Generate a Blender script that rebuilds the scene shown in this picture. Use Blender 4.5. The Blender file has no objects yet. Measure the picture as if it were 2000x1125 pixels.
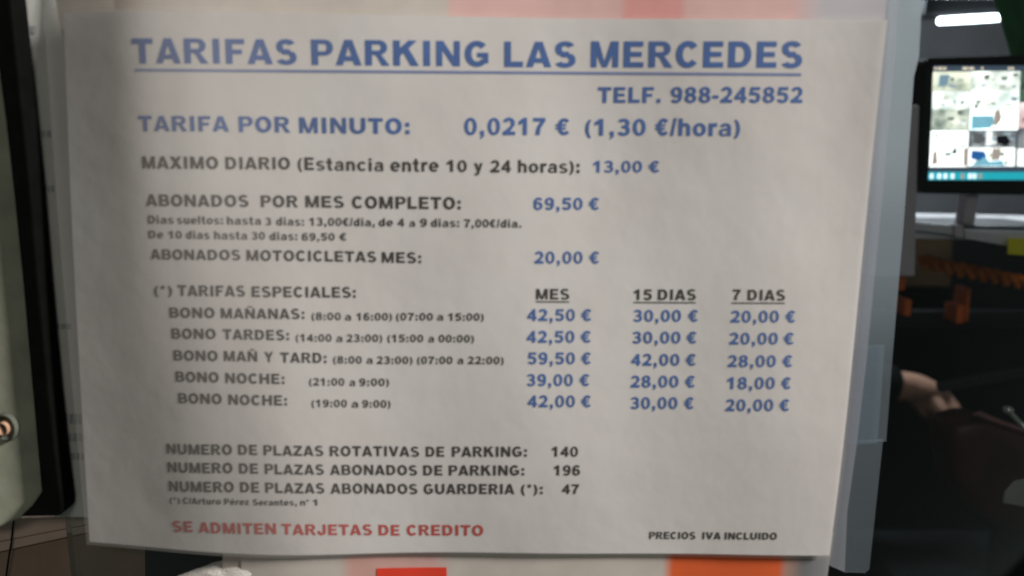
import bpy, bmesh, math, random
from mathutils import Vector, Matrix, noise
from mathutils.geometry import delaunay_2d_cdt
random.seed(7)
SC = bpy.context.scene
COL = SC.collection

# ------------------------------------------------------------------ camera
PITCH, ROLL, FPX = math.radians(10.4), math.radians(0.35), 1444.0
CAM = Vector((0.0, -0.383, 1.45))
ROT = Matrix.Rotation(math.radians(90) - PITCH, 3, 'X') @ Matrix.Rotation(ROLL, 3, 'Z')
cd = bpy.data.cameras.new('camera'); cam = bpy.data.objects.new('camera', cd); COL.objects.link(cam)
cam.matrix_world = Matrix.Translation(CAM) @ ROT.to_4x4()
cd.sensor_width = 36.0; cd.lens = 36.0 * FPX / 2000.0
cd.clip_start = 0.02; cd.clip_end = 50
cd.dof.use_dof = True; cd.dof.focus_distance = 0.49; cd.dof.aperture_fstop = 4.2; cd.dof.aperture_blades = 0
SC.camera = cam

# ------------------------------------------------------------------ light
w = bpy.data.worlds.new("World"); SC.world = w; w.use_nodes = True
bg = w.node_tree.nodes['Background']
bg.inputs[0].default_value = (0.86, 1.0, 0.94, 1); bg.inputs[1].default_value = 0.05
SC.view_settings.view_transform = 'Standard'; SC.view_settings.look = 'None'
SC.view_settings.exposure = 0.06; SC.view_settings.gamma = 1.0

def area(name, loc, target, sx, sy, power, color):
    l = bpy.data.lights.new(name, 'AREA'); l.shape = 'RECTANGLE'; l.size = sx; l.size_y = sy
    l.energy = power; l.color = color
    o = bpy.data.objects.new(name, l); COL.objects.link(o); o.location = loc
    o.rotation_euler = (Vector(target) - Vector(loc)).to_track_quat('-Z', 'Y').to_euler()
    return o
area('added_lamp', (4.0, -1.02, 3.6), (0, 0, 1.40), 0.6, 0.5, 436, (1.0, 0.955, 0.925))  # added key light, source unseen, grazing the sheet from the right
area('added_lamp', (0.5, -2.2, 2.7), (0, 0, 1.35), 0.8, 0.3, 6, (1.0, 0.92, 0.86))  # added weak frontal fill, no such fixture in view
area('booth_lamp', (0.70, 0.90, 1.76), (0.68, 0.80, 1.0), 0.3, 0.03, 5, (0.86, 0.92, 1.0))

area('booth_added_fill', (0.62, 1.0, 2.44), (0.62, 1.0, 1.0), 0.6, 0.12, 7, (0.92, 0.95, 1.0))  # unseen light added to brighten the booth interior

# ------------------------------------------------------------------ pixels -> points on upright planes
def at(px, py, Y=0.0):
    d = ROT @ Vector(((px - 1000) / FPX, -(py - 562.5) / FPX, -1.0))
    return CAM + d * ((Y - CAM.y) / d.y)

# ------------------------------------------------------------------ helpers
def link(o, parent=None):
    COL.objects.link(o)
    if parent: o.parent = parent
    return o
def tag(o, label=None, cat=None, group=None, kind=None):
    if label: o['label'] = label
    if cat: o['category'] = cat
    if group: o['group'] = group
    if kind: o['kind'] = kind
    return o
def empty(name, label, cat, loc=(0, 0, 0), group=None):
    o = bpy.data.objects.new(name, None); o.empty_display_size = 0.05; o.location = loc
    link(o); return tag(o, label, cat, group)
def mesh(name, verts, faces, mat, parent=None, smooth=False):
    m = bpy.data.meshes.new(name)
    off = parent.location if parent else Vector((0, 0, 0))
    if parent and parent.parent: off = off + parent.parent.location
    m.from_pydata([Vector(v) - off for v in verts], [], faces); m.update()
    m.materials.append(mat)
    if smooth:
        for p in m.polygons: p.use_smooth = True
    return link(bpy.data.objects.new(name, m), parent)
def bevel(o, wd, seg=2):
    b = o.modifiers.new('bevel', 'BEVEL'); b.width = wd; b.segments = seg; b.limit_method = 'ANGLE'
    return o
def boxv(x0, y0, z0, x1, y1, z1):
    v = [(x, y, z) for x in (x0, x1) for y in (y0, y1) for z in (z0, z1)]
    f = [(0, 1, 3, 2), (4, 6, 7, 5), (0, 4, 5, 1), (2, 3, 7, 6), (0, 2, 6, 4), (1, 5, 7, 3)]
    return v, f
def box(name, a, b, mat, parent=None, bw=0.002):
    v, f = boxv(*a, *b); o = mesh(name, v, f, mat, parent)
    if bw: bevel(o, bw)
    return o
def slab(name, pts, thick, mat, parent=None, bw=0.0):
    """outline of points lying on one upright plane, given real thickness going away from the viewer"""
    n = len(pts); v = [tuple(p) for p in pts] + [(p[0], p[1] + thick, p[2]) for p in pts]
    f = [tuple(range(n)), tuple(range(2 * n - 1, n - 1, -1))] + [(i, i + n, (i + 1) % n + n, (i + 1) % n) for i in range(n)]
    o = mesh(name, v, f, mat, parent)
    bm = bmesh.new(); bm.from_mesh(o.data); bmesh.ops.recalc_face_normals(bm, faces=bm.faces); bm.to_mesh(o.data); bm.free()
    if bw: bevel(o, bw)
    return o
def tube(name, pts, r, mat, parent=None, n=10, radii=None):
    v, f = [], []
    for i, p in enumerate(pts):
        p = Vector(p); a = Vector(pts[max(i - 1, 0)]); b = Vector(pts[min(i + 1, len(pts) - 1)])
        t = (b - a).normalized(); s = t.cross(Vector((0.13, 0.31, 0.94))).normalized(); u = s.cross(t)
        rr = radii[i] if radii else r
        for k in range(n):
            c = 2 * math.pi * k / n; v.append(p + (s * math.cos(c) + u * math.sin(c)) * rr)
    for i in range(len(pts) - 1):
        for k in range(n):
            f.append((i * n + k, i * n + (k + 1) % n, (i + 1) * n + (k + 1) % n, (i + 1) * n + k))
    f.append(tuple(range(n - 1, -1, -1))); f.append(tuple((len(pts) - 1) * n + k for k in range(n)))
    return mesh(name, v, f, mat, parent, smooth=True)

# ------------------------------------------------------------------ materials
def pmat(name, col, rough=0.6, var=0.12, scale=30, spec=0.4, metal=0.0, bump=0.0, bscale=200, emit=None, es=1.0, col2=None):
    m = bpy.data.materials.new(name); m.use_nodes = True; nt = m.node_tree; b = nt.nodes['Principled BSDF']
    b.inputs['Roughness'].default_value = rough; b.inputs['Metallic'].default_value = metal
    b.inputs['Specular IOR Level'].default_value = spec
    tc = nt.nodes.new('ShaderNodeTexCoord'); nz = nt.nodes.new('ShaderNodeTexNoise')
    nz.inputs['Scale'].default_value = scale; nz.inputs['Detail'].default_value = 5
    nt.links.new(tc.outputs['Object'], nz.inputs['Vector'])
    mx = nt.nodes.new('ShaderNodeMix'); mx.data_type = 'RGBA'
    mx.inputs[6].default_value = (*[c * (1 - var) for c in col], 1)
    c2 = col2 if col2 else [min(1, c * (1 + var)) for c in col]
    mx.inputs[7].default_value = (*c2, 1)
    mr = nt.nodes.new('ShaderNodeMapRange'); mr.inputs[1].default_value = 0.3; mr.inputs[2].default_value = 0.7
    nt.links.new(nz.outputs['Fac'], mr.inputs[0]); nt.links.new(mr.outputs[0], mx.inputs[0])
    nt.links.new(mx.outputs[2], b.inputs['Base Color'])
    if bump:
        n2 = nt.nodes.new('ShaderNodeTexNoise'); n2.inputs['Scale'].default_value = bscale; n2.inputs['Detail'].default_value = 4
        nt.links.new(tc.outputs['Object'], n2.inputs['Vector'])
        bp = nt.nodes.new('ShaderNodeBump'); bp.inputs['Strength'].default_value = bump; bp.inputs['Distance'].default_value = 0.001
        nt.links.new(n2.outputs['Fac'], bp.inputs['Height']); nt.links.new(bp.outputs[0], b.inputs['Normal'])
    if emit:
        nt.links.new(mx.outputs[2], b.inputs['Emission Color']); b.inputs['Emission Strength'].default_value = es
        if emit is not True: b.inputs['Emission Color'].default_value = (*emit, 1)
    return m

def film_mat(name, col, ramp, axis='X', nscale=25, namp=0.06, gloss=0.04, tint=(1, 1, 1), wave=0.0):
    """milky see-through plastic; ramp = [(object coordinate in metres, opacity)]: how opaque the film is along it"""
    m = bpy.data.materials.new(name); m.use_nodes = True; nt = m.node_tree
    for n in list(nt.nodes): nt.nodes.remove(n)
    out = nt.nodes.new('ShaderNodeOutputMaterial'); tr = nt.nodes.new('ShaderNodeBsdfTransparent'); tr.inputs[0].default_value = (*tint, 1)
    df = nt.nodes.new('ShaderNodeBsdfDiffuse'); df.inputs[0].default_value = (*col, 1)
    gl = nt.nodes.new('ShaderNodeBsdfGlossy'); gl.inputs['Roughness'].default_value = 0.25
    m1 = nt.nodes.new('ShaderNodeMixShader'); m2 = nt.nodes.new('ShaderNodeMixShader'); m2.inputs[0].default_value = gloss
    tc = nt.nodes.new('ShaderNodeTexCoord'); sp = nt.nodes.new('ShaderNodeSeparateXYZ'); nt.links.new(tc.outputs['Object'], sp.inputs[0])
    lo, hi = ramp[0][0], ramp[-1][0]
    mr = nt.nodes.new('ShaderNodeMapRange'); mr.inputs[1].default_value = lo; mr.inputs[2].default_value = hi
    nt.links.new(sp.outputs[axis], mr.inputs[0])
    cr = nt.nodes.new('ShaderNodeValToRGB'); e = cr.color_ramp.elements
    cr.color_ramp.interpolation = 'EASE'
    for i, (p, v) in enumerate(ramp):
        t = (p - lo) / (hi - lo)
        el = e[i] if i < 2 and i < len(ramp) else e.new(t)
        el.position = t; el.color = (v, v, v, 1)
    nt.links.new(mr.outputs[0], cr.inputs[0])
    nz = nt.nodes.new('ShaderNodeTexNoise'); nz.inputs['Scale'].default_value = nscale; nz.inputs['Detail'].default_value = 3
    mp = nt.nodes.new('ShaderNodeMapping'); mp.inputs['Scale'].default_value = (1, 1, 0.35)
    nt.links.new(tc.outputs['Object'], mp.inputs[0]); nt.links.new(mp.outputs[0], nz.inputs['Vector'])
    ma = nt.nodes.new('ShaderNodeMath'); ma.operation = 'MULTIPLY_ADD'; ma.inputs[1].default_value = namp * 2
    ad = nt.nodes.new('ShaderNodeMath'); ad.operation = 'SUBTRACT'; ad.inputs[1].default_value = namp; ad.use_clamp = True
    nt.links.new(nz.outputs['Fac'], ma.inputs[0]); nt.links.new(cr.outputs[0], ma.inputs[2])
    nt.links.new(ma.outputs[0], ad.inputs[0]); nt.links.new(ad.outputs[0], m1.inputs[0])
    nt.links.new(tr.outputs[0], m1.inputs[1]); nt.links.new(df.outputs[0], m1.inputs[2])
    nt.links.new(m1.outputs[0], m2.inputs[1]); nt.links.new(gl.outputs[0], m2.inputs[2]); nt.links.new(m2.outputs[0], out.inputs[0])
    return m

M = {}
M['paper'] = pmat('white_paper', (0.70, 0.665, 0.64), 0.75, 0.05, 14, 0.2, bump=0.8, bscale=20, col2=(0.71, 0.70, 0.67))
M['poster'] = pmat('poster_paper', (0.56, 0.49, 0.42), 0.7, 0.06, 10, 0.25)
M['sheet_left'] = pmat('leaflet_paper', (0.66, 0.67, 0.62), 0.7, 0.08, 25, 0.25)
M['blue'] = pmat('blue_ink', (0.030, 0.115, 0.36), 0.6, 0.12, 60, 0.2)
M['blue_line'] = pmat('pale_blue_ink', (0.16, 0.22, 0.42), 0.6, 0.08, 60, 0.2)
M['black'] = pmat('black_ink', (0.012, 0.011, 0.010), 0.6, 0.2, 60, 0.2)
M['red'] = pmat('red_ink', (0.52, 0.045, 0.035), 0.6, 0.1, 60, 0.2)
M['grey_ink'] = pmat('faded_grey_ink', (0.38, 0.41, 0.40), 0.6, 0.25, 90, 0.2)
M['orange_ink'] = pmat('orange_print', (0.85, 0.13, 0.03), 0.6, 0.08, 40, 0.3)
M['red_print'] = pmat('red_print', (0.80, 0.06, 0.03), 0.6, 0.08, 40, 0.3)
M['pink_print'] = pmat('pink_print', (0.80, 0.33, 0.28), 0.6, 0.12, 40, 0.3)
M['palepink'] = pmat('pale_pink_print', (0.72, 0.46, 0.41), 0.6, 0.08, 40, 0.3)
M['greyprint'] = pmat('grey_print', (0.20, 0.20, 0.20), 0.6, 0.2, 40, 0.3)
M['gasket'] = pmat('black_rubber', (0.0025, 0.0026, 0.0024), 0.8, 0.3, 80, 0.05, bump=0.2)
M['panel'] = pmat('grey_green_paint', (0.34, 0.355, 0.265), 0.5, 0.2, 40, 0.3, bump=0.1, bscale=300)
M['brass'] = pmat('worn_brass', (0.40, 0.25, 0.16), 0.5, 0.2, 200, 0.3, metal=0.1)
M['steel'] = pmat('dull_steel', (0.10, 0.11, 0.085), 0.7, 0.15, 100, 0.3, metal=0.2)
M['chrome'] = pmat('bright_steel', (0.62, 0.63, 0.58), 0.3, 0.1, 100, 0.5, metal=0.6)
M['wood'] = pmat('brown_wood', (0.36, 0.25, 0.18), 0.6, 0.2, 18, 0.3, bump=0.2)
M['woodlt'] = pmat('light_wood_edge', (0.66, 0.50, 0.40), 0.55, 0.15, 18, 0.3)
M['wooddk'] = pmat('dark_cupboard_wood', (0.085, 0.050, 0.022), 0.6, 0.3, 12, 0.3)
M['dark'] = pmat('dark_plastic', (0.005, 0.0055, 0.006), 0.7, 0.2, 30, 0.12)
M['darkgrey'] = pmat('dark_grey_paint', (0.03, 0.032, 0.036), 0.6, 0.2, 8, 0.3)
M['wall'] = pmat('dim_wall_paint', (0.22, 0.225, 0.24), 0.8, 0.2, 5, 0.2, bump=0.2)
M['floor'] = pmat('dark_floor', (0.03, 0.028, 0.026), 0.7, 0.3, 8, 0.3)
M['white'] = pmat('white_laminate', (0.62, 0.60, 0.62), 0.5, 0.06, 20, 0.3)
M['post'] = pmat('mauve_grey_paint', (0.55, 0.48, 0.52), 0.6, 0.08, 10, 0.3)
M['yellow'] = pmat('yellow_note', (0.75, 0.68, 0.03), 0.7, 0.08, 30, 0.2)
M['green'] = pmat('green_cloth', (0.035, 0.14, 0.055), 0.9, 0.3, 25, 0.1, bump=0.4, bscale=400)
M['orange'] = pmat('orange_plastic', (0.80, 0.16, 0.025), 0.5, 0.12, 60, 0.3)
M['rope'] = pmat('orange_rope', (0.85, 0.22, 0.025), 0.9, 0.3, 90, 0.2)
M['leather'] = pmat('dark_red_leather', (0.05, 0.010, 0.009), 0.5, 0.35, 25, 0.4, bump=0.3, bscale=160)
M['leather_highlight'] = pmat('red_leather_highlight', (0.26, 0.12, 0.11), 0.5, 0.2, 40, 0.4)  # paler leather colour, carries the chair's edge highlight
M['skin'] = pmat('skin', (0.55, 0.31, 0.22), 0.5, 0.08, 60, 0.35, bump=0.15, bscale=500)
M['shirt'] = pmat('black_cloth', (0.006, 0.007, 0.010), 0.9, 0.2, 60, 0.1)
M['hair'] = pmat('dark_hair', (0.01, 0.008, 0.006), 0.6, 0.2, 60, 0.3)
M['lamp'] = pmat('lit_tube', (0.86, 0.92, 1.0), 0.5, 0.0, 5, 0.0, emit=True, es=9)
M['cyan'] = pmat('taskbar_glow', (0.02, 0.42, 0.52), 0.5, 0.05, 5, 0, emit=True, es=1.0)
M['slate'] = pmat('screen_dark_strip', (0.05, 0.07, 0.10), 0.5, 0.1, 5, 0, emit=True, es=1.0)

# ------------------------------------------------------------------ heavy sans letters, drawn from overlapping strokes (cap height = 1)
S, B = 0.285, 0.205
def rc(x0, y0, x1, y1): return [[(x0, y0), (x1, y0), (x1, y1), (x0, y1)]]
def pg(*p): return [list(p)]
def arc(cx, cy, rx, ry, tx, ty, a0=0, a1=360, n=32, e=2.08):
    out = []; n = max(4, int(n * abs(a1 - a0) / 360))
    def pt(a, x, y):
        c, s = math.cos(a), math.sin(a)
        return (cx + x * math.copysign(abs(c) ** (2 / e), c), cy + y * math.copysign(abs(s) ** (2 / e), s))
    for i in range(n):
        b0 = math.radians(a0 + (a1 - a0) * i / n); b1 = math.radians(a0 + (a1 - a0) * (i + 1) / n)
        out.append([pt(b0, rx, ry), pt(b1, rx, ry), pt(b1, rx - tx, ry - ty), pt(b0, rx - tx, ry - ty)])
    return out
def mv(ps, dx, dy=0, sx=1, sy=1): return [[(x * sx + dx, y * sy + dy) for x, y in p] for p in ps]
def glyphs():
    G = {}
    G['A'] = (1.087, pg((0, 0), (.30, 0), (.56, .80), (.70, 1), (.385, 1)) + pg((1.087, 0), (.787, 0), (.527, .80), (.387, 1), (.702, 1)) + rc(.24, .17, .85, .36))
    bowl = lambda y0, y1, x: rc(.07, y1 - B * .84, x - .30, y1) + rc(.07, y0, x - .30, y0 + B * .84) + arc(x - .30, (y0 + y1) / 2, .36, (y1 - y0) / 2, S * .93, B * .84, -90, 90)
    G['B'] = (1.06, rc(.07, 0, .07 + S, 1) + bowl(0, .575, .97) + bowl(.42, 1, .91))
    G['C'] = (1.06, arc(.55, .5, .50, .52, S, .22, 38, 322))
    G['D'] = (1.12, rc(.07, 0, .07 + S, 1) + rc(.07, 0, .55, B) + rc(.07, 1 - B, .55, 1) + arc(.55, .5, .49, .5, S, B, -90, 90))
    G['E'] = (.98, rc(.07, 0, .07 + S, 1) + rc(.07, 0, .92, B) + rc(.07, 1 - B, .90, 1) + rc(.07, .41, .84, .60))
    G['F'] = (.91, rc(.07, 0, .07 + S, 1) + rc(.07, 1 - B, .87, 1) + rc(.07, .39, .76, .58))
    G['G'] = (1.15, arc(.57, .5, .52, .52, S, .22, 42, 318) + rc(.58, .36, 1.06, .55) + rc(.82, .12, 1.06, .55))
    G['H'] = (1.15, rc(.07, 0, .07 + S, 1) + rc(1.08 - S, 0, 1.08, 1) + rc(.07, .40, 1.08, .61))
    G['I'] = (.50, rc(.11, 0, .11 + S, 1))
    G['J'] = (.92, rc(.84 - S, .32, .84, 1) + arc(.44, .34, .40, .36, S, .22, 180, 360) + rc(.04, .30, .04 + S, .38))
    G['K'] = (1.15, rc(.07, 0, .07 + S, 1) + pg((.30, .33), (.30, .66), (.72, 1), (1.08, 1)) + pg((.46, .58), (.68, .74), (1.15, 0), (.80, 0)))
    G['L'] = (.91, rc(.07, 0, .07 + S, 1) + rc(.07, 0, .87, .22))
    G['M'] = (1.32, rc(.07, 0, .32, 1) + rc(1.0, 0, 1.25, 1) + pg((.07, 1), (.40, 1), (.73, 0), (.56, 0)) + pg((1.25, 1), (.92, 1), (.59, 0), (.76, 0)))
    G['N'] = (1.15, rc(.07, 0, .33, 1) + rc(.82, 0, 1.08, 1) + pg((.07, 1), (.36, 1), (1.08, 0), (.79, 0)))
    G['Ñ'] = (1.15, G['N'][1] + pg((.34, 1.08), (.48, 1.12), (.70, 1.06), (.84, 1.10), (.84, 1.22), (.68, 1.18), (.46, 1.24), (.34, 1.20)))
    G['O'] = (1.15, arc(.575, .5, .53, .52, S, .22))
    G['P'] = (1.0, rc(.07, 0, .07 + S, 1) + bowl(.37, 1, .92))
    G['R'] = (1.10, rc(.07, 0, .07 + S, 1) + bowl(.42, 1, .94) + pg((.42, .44), (.66, .50), (.82, .34), (1.10, 0), (.77, 0), (.56, .36)))
    G['S'] = (1.0, arc(.50, .72, .42, .30, S * .95, .19, 25, 235, e=2.2) + arc(.50, .28, .45, .30, S * .95, .19, -155, 55, e=2.2) + pg((.14, .60), (.36, .40), (.86, .38), (.62, .62)))
    G['T'] = (1.0, rc(.5 - S / 2, 0, .5 + S / 2, 1) + rc(.03, 1 - .22, .97, 1))
    G['U'] = (1.15, rc(.07, .38, .07 + S, 1) + rc(1.08 - S, .38, 1.08, 1) + arc(.575, .40, .505, .42, S, .22, 180, 360))
    G['V'] = (1.08, pg((0, 1), (.31, 1), (.60, .12), (.68, 0), (.40, 0)) + pg((1.08, 1), (.77, 1), (.48, .12), (.40, 0), (.68, 0)))
    G['X'] = (1.08, pg((.02, 1), (.36, 1), (1.08, 0), (.74, 0)) + pg((1.06, 1), (.72, 1), (0, 0), (.34, 0)))
    G['Y'] = (1.08, rc(.54 - S / 2, 0, .54 + S / 2, .48) + pg((0, 1), (.31, 1), (.68, .46), (.54, .30), (.40, .40)) + pg((1.08, 1), (.77, 1), (.40, .46), (.54, .30), (.68, .40)))
    G['Z'] = (1.0, rc(.06, 1 - B, .94, 1) + rc(.03, 0, .96, B) + pg((.03, .19), (.60, .82), (.94, .82), (.40, .19)))
    G['0'] = (.93, arc(.465, .5, .42, .51, S * .88, .17))
    G['1'] = (.93, rc(.38, 0, .38 + S, 1) + pg((.10, .58), (.10, .80), (.44, 1), (.50, 1), (.50, .72)))
    G['2'] = (.93, arc(.46, .69, .40, .33, S * .95, .19, -40, 165, e=2.1) + rc(.05, 0, .88, .22) + pg((.05, .0), (.05, .16), (.56, .54), (.86, .60), (.50, .18)))
    G['3'] = (.93, arc(.44, .73, .39, .285, S * .9, .18, -80, 160, e=2.2) + arc(.45, .30, .42, .315, S * .9, .19, -160, 85, e=2.2) + rc(.32, .44, .56, .60))
    G['4'] = (.93, rc(.52, 0, .78, 1) + rc(.03, .20, .90, .39) + pg((.03, .38), (.56, 1), (.66, 1), (.66, .80), (.28, .34), (.03, .30)))
    G['5'] = (.93, rc(.16, .80, .84, 1) + pg((.16, 1), (.38, 1), (.32, .48), (.07, .48)) + arc(.45, .33, .42, .345, S * .95, .19, -160, 140, e=2.2))
    G['6'] = (.93, arc(.465, .32, .41, .335, S * .93, .18) + arc(.50, .52, .45, .50, S, .18, 40, 200, e=2.2))
    G['9'] = (.93, arc(.465, .68, .41, .335, S * .93, .18) + arc(.43, .48, .45, .50, S, .18, 220, 380, e=2.2))
    G['7'] = (.93, rc(.06, .79, .88, 1) + pg((.88, 1), (.88, .82), (.56, .40), (.50, 0), (.20, 0), (.30, .44), (.56, .80)))
    G['8'] = (.93, arc(.465, .735, .385, .28, S * .9, .165) + arc(.465, .285, .42, .30, S * .9, .175))
    G['€'] = (.93, arc(.54, .5, .42, .51, S * .92, .20, 42, 318) + rc(0, .54, .66, .66) + rc(0, .34, .63, .46))
    G[','] = (.46, rc(.09, 0, .36, .26) + pg((.36, .10), (.36, -.06), (.12, -.24), (.09, -.14), (.22, .02)))
    G['.'] = (.46, rc(.09, 0, .36, .26)); G[':'] = (.46, rc(.09, 0, .36, .26) + rc(.09, .47, .36, .73))
    G['-'] = (.46, rc(.02, .27, .44, .48)); G['/'] = (.39, pg((-.02, -.02), (.18, -.02), (.41, 1.02), (.21, 1.02)))
    G['('] = (.52, arc(.62, .40, .54, .64, .24, .06, 118, 242, e=2.0)); G[')'] = (.52, arc(-.10, .40, .54, .64, .24, .06, -62, 62, e=2.0))
    G['*'] = (.60, pg((.24, .6), (.36, .6), (.34, 1), (.26, 1)) + pg((.10, .74), (.16, .64), (.50, .86), (.44, .96)) + pg((.44, .64), (.50, .74), (.16, .96), (.10, .86)))
    G['°'] = (.5, arc(.25, .80, .21, .20, .10, .08))
    X = .73; s2 = S * .93; b2 = .165
    G['o'] = (.93, arc(.465, X / 2, .43, X / 2 + .015, s2, b2))
    G['c'] = (.90, arc(.465, X / 2, .43, X / 2 + .015, s2, b2, 38, 322))
    G['e'] = (.93, arc(.465, X / 2, .43, X / 2 + .015, s2, b2, 0, 318) + rc(.10, .29, .89, .42))
    G['n'] = (.93, rc(.07, 0, .07 + s2, X) + rc(.86 - s2, 0, .86, .45) + arc(.50, .42, .36, .33, s2, .18, 0, 150))
    G['h'] = (.93, rc(.07, 0, .07 + s2, 1) + rc(.86 - s2, 0, .86, .45) + arc(.50, .42, .36, .33, s2, .18, 0, 150))
    G['u'] = (.93, rc(.07, .30, .07 + s2, X) + rc(.86 - s2, 0, .86, X) + arc(.43, .31, .36, .33, s2, .18, 180, 330))
    G['r'] = (.63, rc(.07, 0, .07 + s2, X) + arc(.50, .40, .34, .35, s2, .20, 68, 150) + rc(.48, .53, .62, .745))
    G['i'] = (.46, rc(.09, 0, .09 + s2, X) + rc(.09, .82, .09 + s2, 1)); G['í'] = G['i']
    G['l'] = (.46, rc(.09, 0, .09 + s2, 1))
    G['t'] = (.62, rc(.15, .20, .15 + s2, .97) + rc(0, X - .17, .55, X) + arc(.38, .22, .23, .235, s2 * .95, .16, 180, 280) + rc(.38, -.01, .56, .15))
    G['a'] = (.93, rc(.60, 0, .85, .48) + arc(.48, .46, .37, .285, s2, .15, 0, 165, e=2.2) + arc(.36, .21, .31, .225, .22, .12, 60, 330, e=2.2) + rc(.34, .30, .70, .43))
    G['d'] = (.93, arc(.43, X / 2, .38, X / 2 + .015, s2, b2) + rc(.86 - s2, 0, .86, 1))
    G['s'] = (.85, mv(G['S'][1], 0, 0, .85, X))
    G['y'] = (.85, pg((0, X), (.28, X), (.54, .06), (.34, -.02)) + pg((.85, X), (.58, X), (.30, 0), (.18, -.10), (.10, -.27), (.36, -.27), (.50, -.16)) + rc(.06, -.27, .28, -.11))
    G['z'] = (.78, rc(.05, X - b2, .74, X) + rc(.03, 0, .76, b2) + pg((.03, .15), (.45, .60), (.74, .60), (.34, .15)))
    e = G['e']; G['é'] = (e[0], e[1] + pg((.40, .80), (.54, .80), (.74, 1.0), (.50, 1.0)))
    G[' '] = (.46, [])
    return G
GL = glyphs(); GC = {}
def glyph_mesh(ch):
    if ch not in GC:
        adv, ps = GL[ch]; vs, fs = [], []
        for p in ps:
            a = sum(p[i][0] * p[(i + 1) % len(p)][1] - p[(i + 1) % len(p)][0] * p[i][1] for i in range(len(p)))
            if abs(a) < 1e-7: continue
            if a < 0: p = p[::-1]
            fs.append(list(range(len(vs), len(vs) + len(p)))); vs += [Vector(q) for q in p]
        if fs:
            r = delaunay_2d_cdt(vs, [], fs, 1, 1e-5)
            GC[ch] = (adv, [tuple(v) for v in r[0]], [tuple(f) for f, og in zip(r[2], r[5]) if og])
        else: GC[ch] = (adv, [], [])
    return GC[ch]
def word_mesh(txt, track=0.085):
    V, F, x = [], [], 0.0
    for ch in txt:
        adv, v, f = glyph_mesh(ch); k = len(V)
        V += [(a + x, b) for a, b in v]; F += [tuple(i + k for i in t) for t in f]; x += adv + track
    lo = min(v[0] for v in V); hi = max(v[0] for v in V)
    return [((a - lo) / (hi - lo), b) for a, b in V], F

# ------------------------------------------------------------------ the notice
def smooth(a, b, t):
    t = max(0.0, min(1.0, (t - a) / (b - a))); return t * t * (3 - 2 * t)
Y0 = -0.0030
CTL, CTR, CBR, CBL = at(92, 21, Y0), at(1733, 39, Y0), at(1620, 1085, Y0), at(172, 1058, Y0)
def lerp_table(tb, u):
    if u <= tb[0][0]: return tb[0][1]
    for (a, p), (b, q) in zip(tb, tb[1:]):
        if u <= b: return p + (q - p) * smooth(a, b, u)
    return tb[-1][1]
SL_TOP = [(-.02, .04), (.02, .185), (.08, .185), (.15, .0), (.21, -.07), (.40, -.075), (.52, -.012), (.90, .01), (1.0, .05)]
SL_BOT = [(-.02, .03), (.03, .155), (.11, .145), (.22, .045), (.34, -.025), (.6, -.015), (1.0, .0)]
def cumulate(tb):
    c = [0.0]; n = 220
    for i in range(n): c.append(c[-1] + lerp_table(tb, -.02 + 1.1 * i / n) * 0.42 * 1.1 / n)
    return c
CT, CB = cumulate(SL_TOP), cumulate(SL_BOT)
def BEND(u, t):
    f = max(0.0, min(219.0, (u + .02) / 1.1 * 220)); i = int(f); k = f - i
    top = CT[i] * (1 - k) + CT[min(i + 1, 220)] * k; bot = CB[i] * (1 - k) + CB[min(i + 1, 220)] * k
    m = smooth(0.1, 0.95, t)
    return bot * (1 - m) + top * m
def bend(x, z):
    """how far the limp sheet stands forward of the glass (metres)"""
    t = (z - CBL.z) / (CTL.z - CBL.z)
    u = (x - (CBL.x * (1 - t) + CTL.x * t)) / (CBR.x - CBL.x)
    g = BEND(u, t) - 0.006 * t - 0.006 * max(0, t) ** 2 + 0.0145
    g += 0.0005 * math.sin(u * 7.5 + 0.8) * (0.6 + 0.4 * math.sin((z - 1.2) * 9)) + 0.0006 * math.sin(u * 19 + z * 12)
    g += 0.0012 * noise.noise(Vector((x * 8, z * 6, 1.3)))
    return g
def on(px, py, lift=0.0):
    """where a line of sight meets the bent sheet"""
    Y = Y0
    for _ in range(6):
        p = at(px, py, Y); Y = Y0 - bend(p.x, p.z) - lift
    return at(px, py, Y)
def sheet_grid(name, c, nx, ny, lift, mat, parent, thick=0.0):
    V, F = [], []
    for j in range(ny + 1):
        for i in range(nx + 1):
            s, t = i / nx, j / ny
            p = (c[0] * (1 - s) + c[1] * s) * (1 - t) + (c[3] * (1 - s) + c[2] * s) * t
            V.append((p.x, Y0 - bend(p.x, p.z) - lift, p.z))
    n = len(V)
    q = lambda i, j: j * (nx + 1) + i
    for j in range(ny):
        for i in range(nx): F.append((q(i, j), q(i, j + 1), q(i + 1, j + 1), q(i + 1, j)))
    o = mesh(name, V, F, mat, parent, smooth=True)
    if thick:
        so = o.modifiers.new('solid', 'SOLIDIFY'); so.thickness = thick; so.offset = -1
        es_ = o.modifiers.new('edges', 'EDGE_SPLIT'); es_.split_angle = 0.7
    return o
cen = (CTL + CTR + CBR + CBL) / 4
notice = empty('price_notice', 'large white laminated parking price list with blue, black and red lettering, filling the window', 'notice', cen)
ctl, ctr, cbr, cbl = [on(*p) for p in ((92, 21), (1733, 39), (1620, 1085), (172, 1058))]
sheet_grid('paper', (on(124, 25), ctr, cbr, on(175, 1058)), 150, 90, 0.0, M['paper'], notice, 0.0003)

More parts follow.
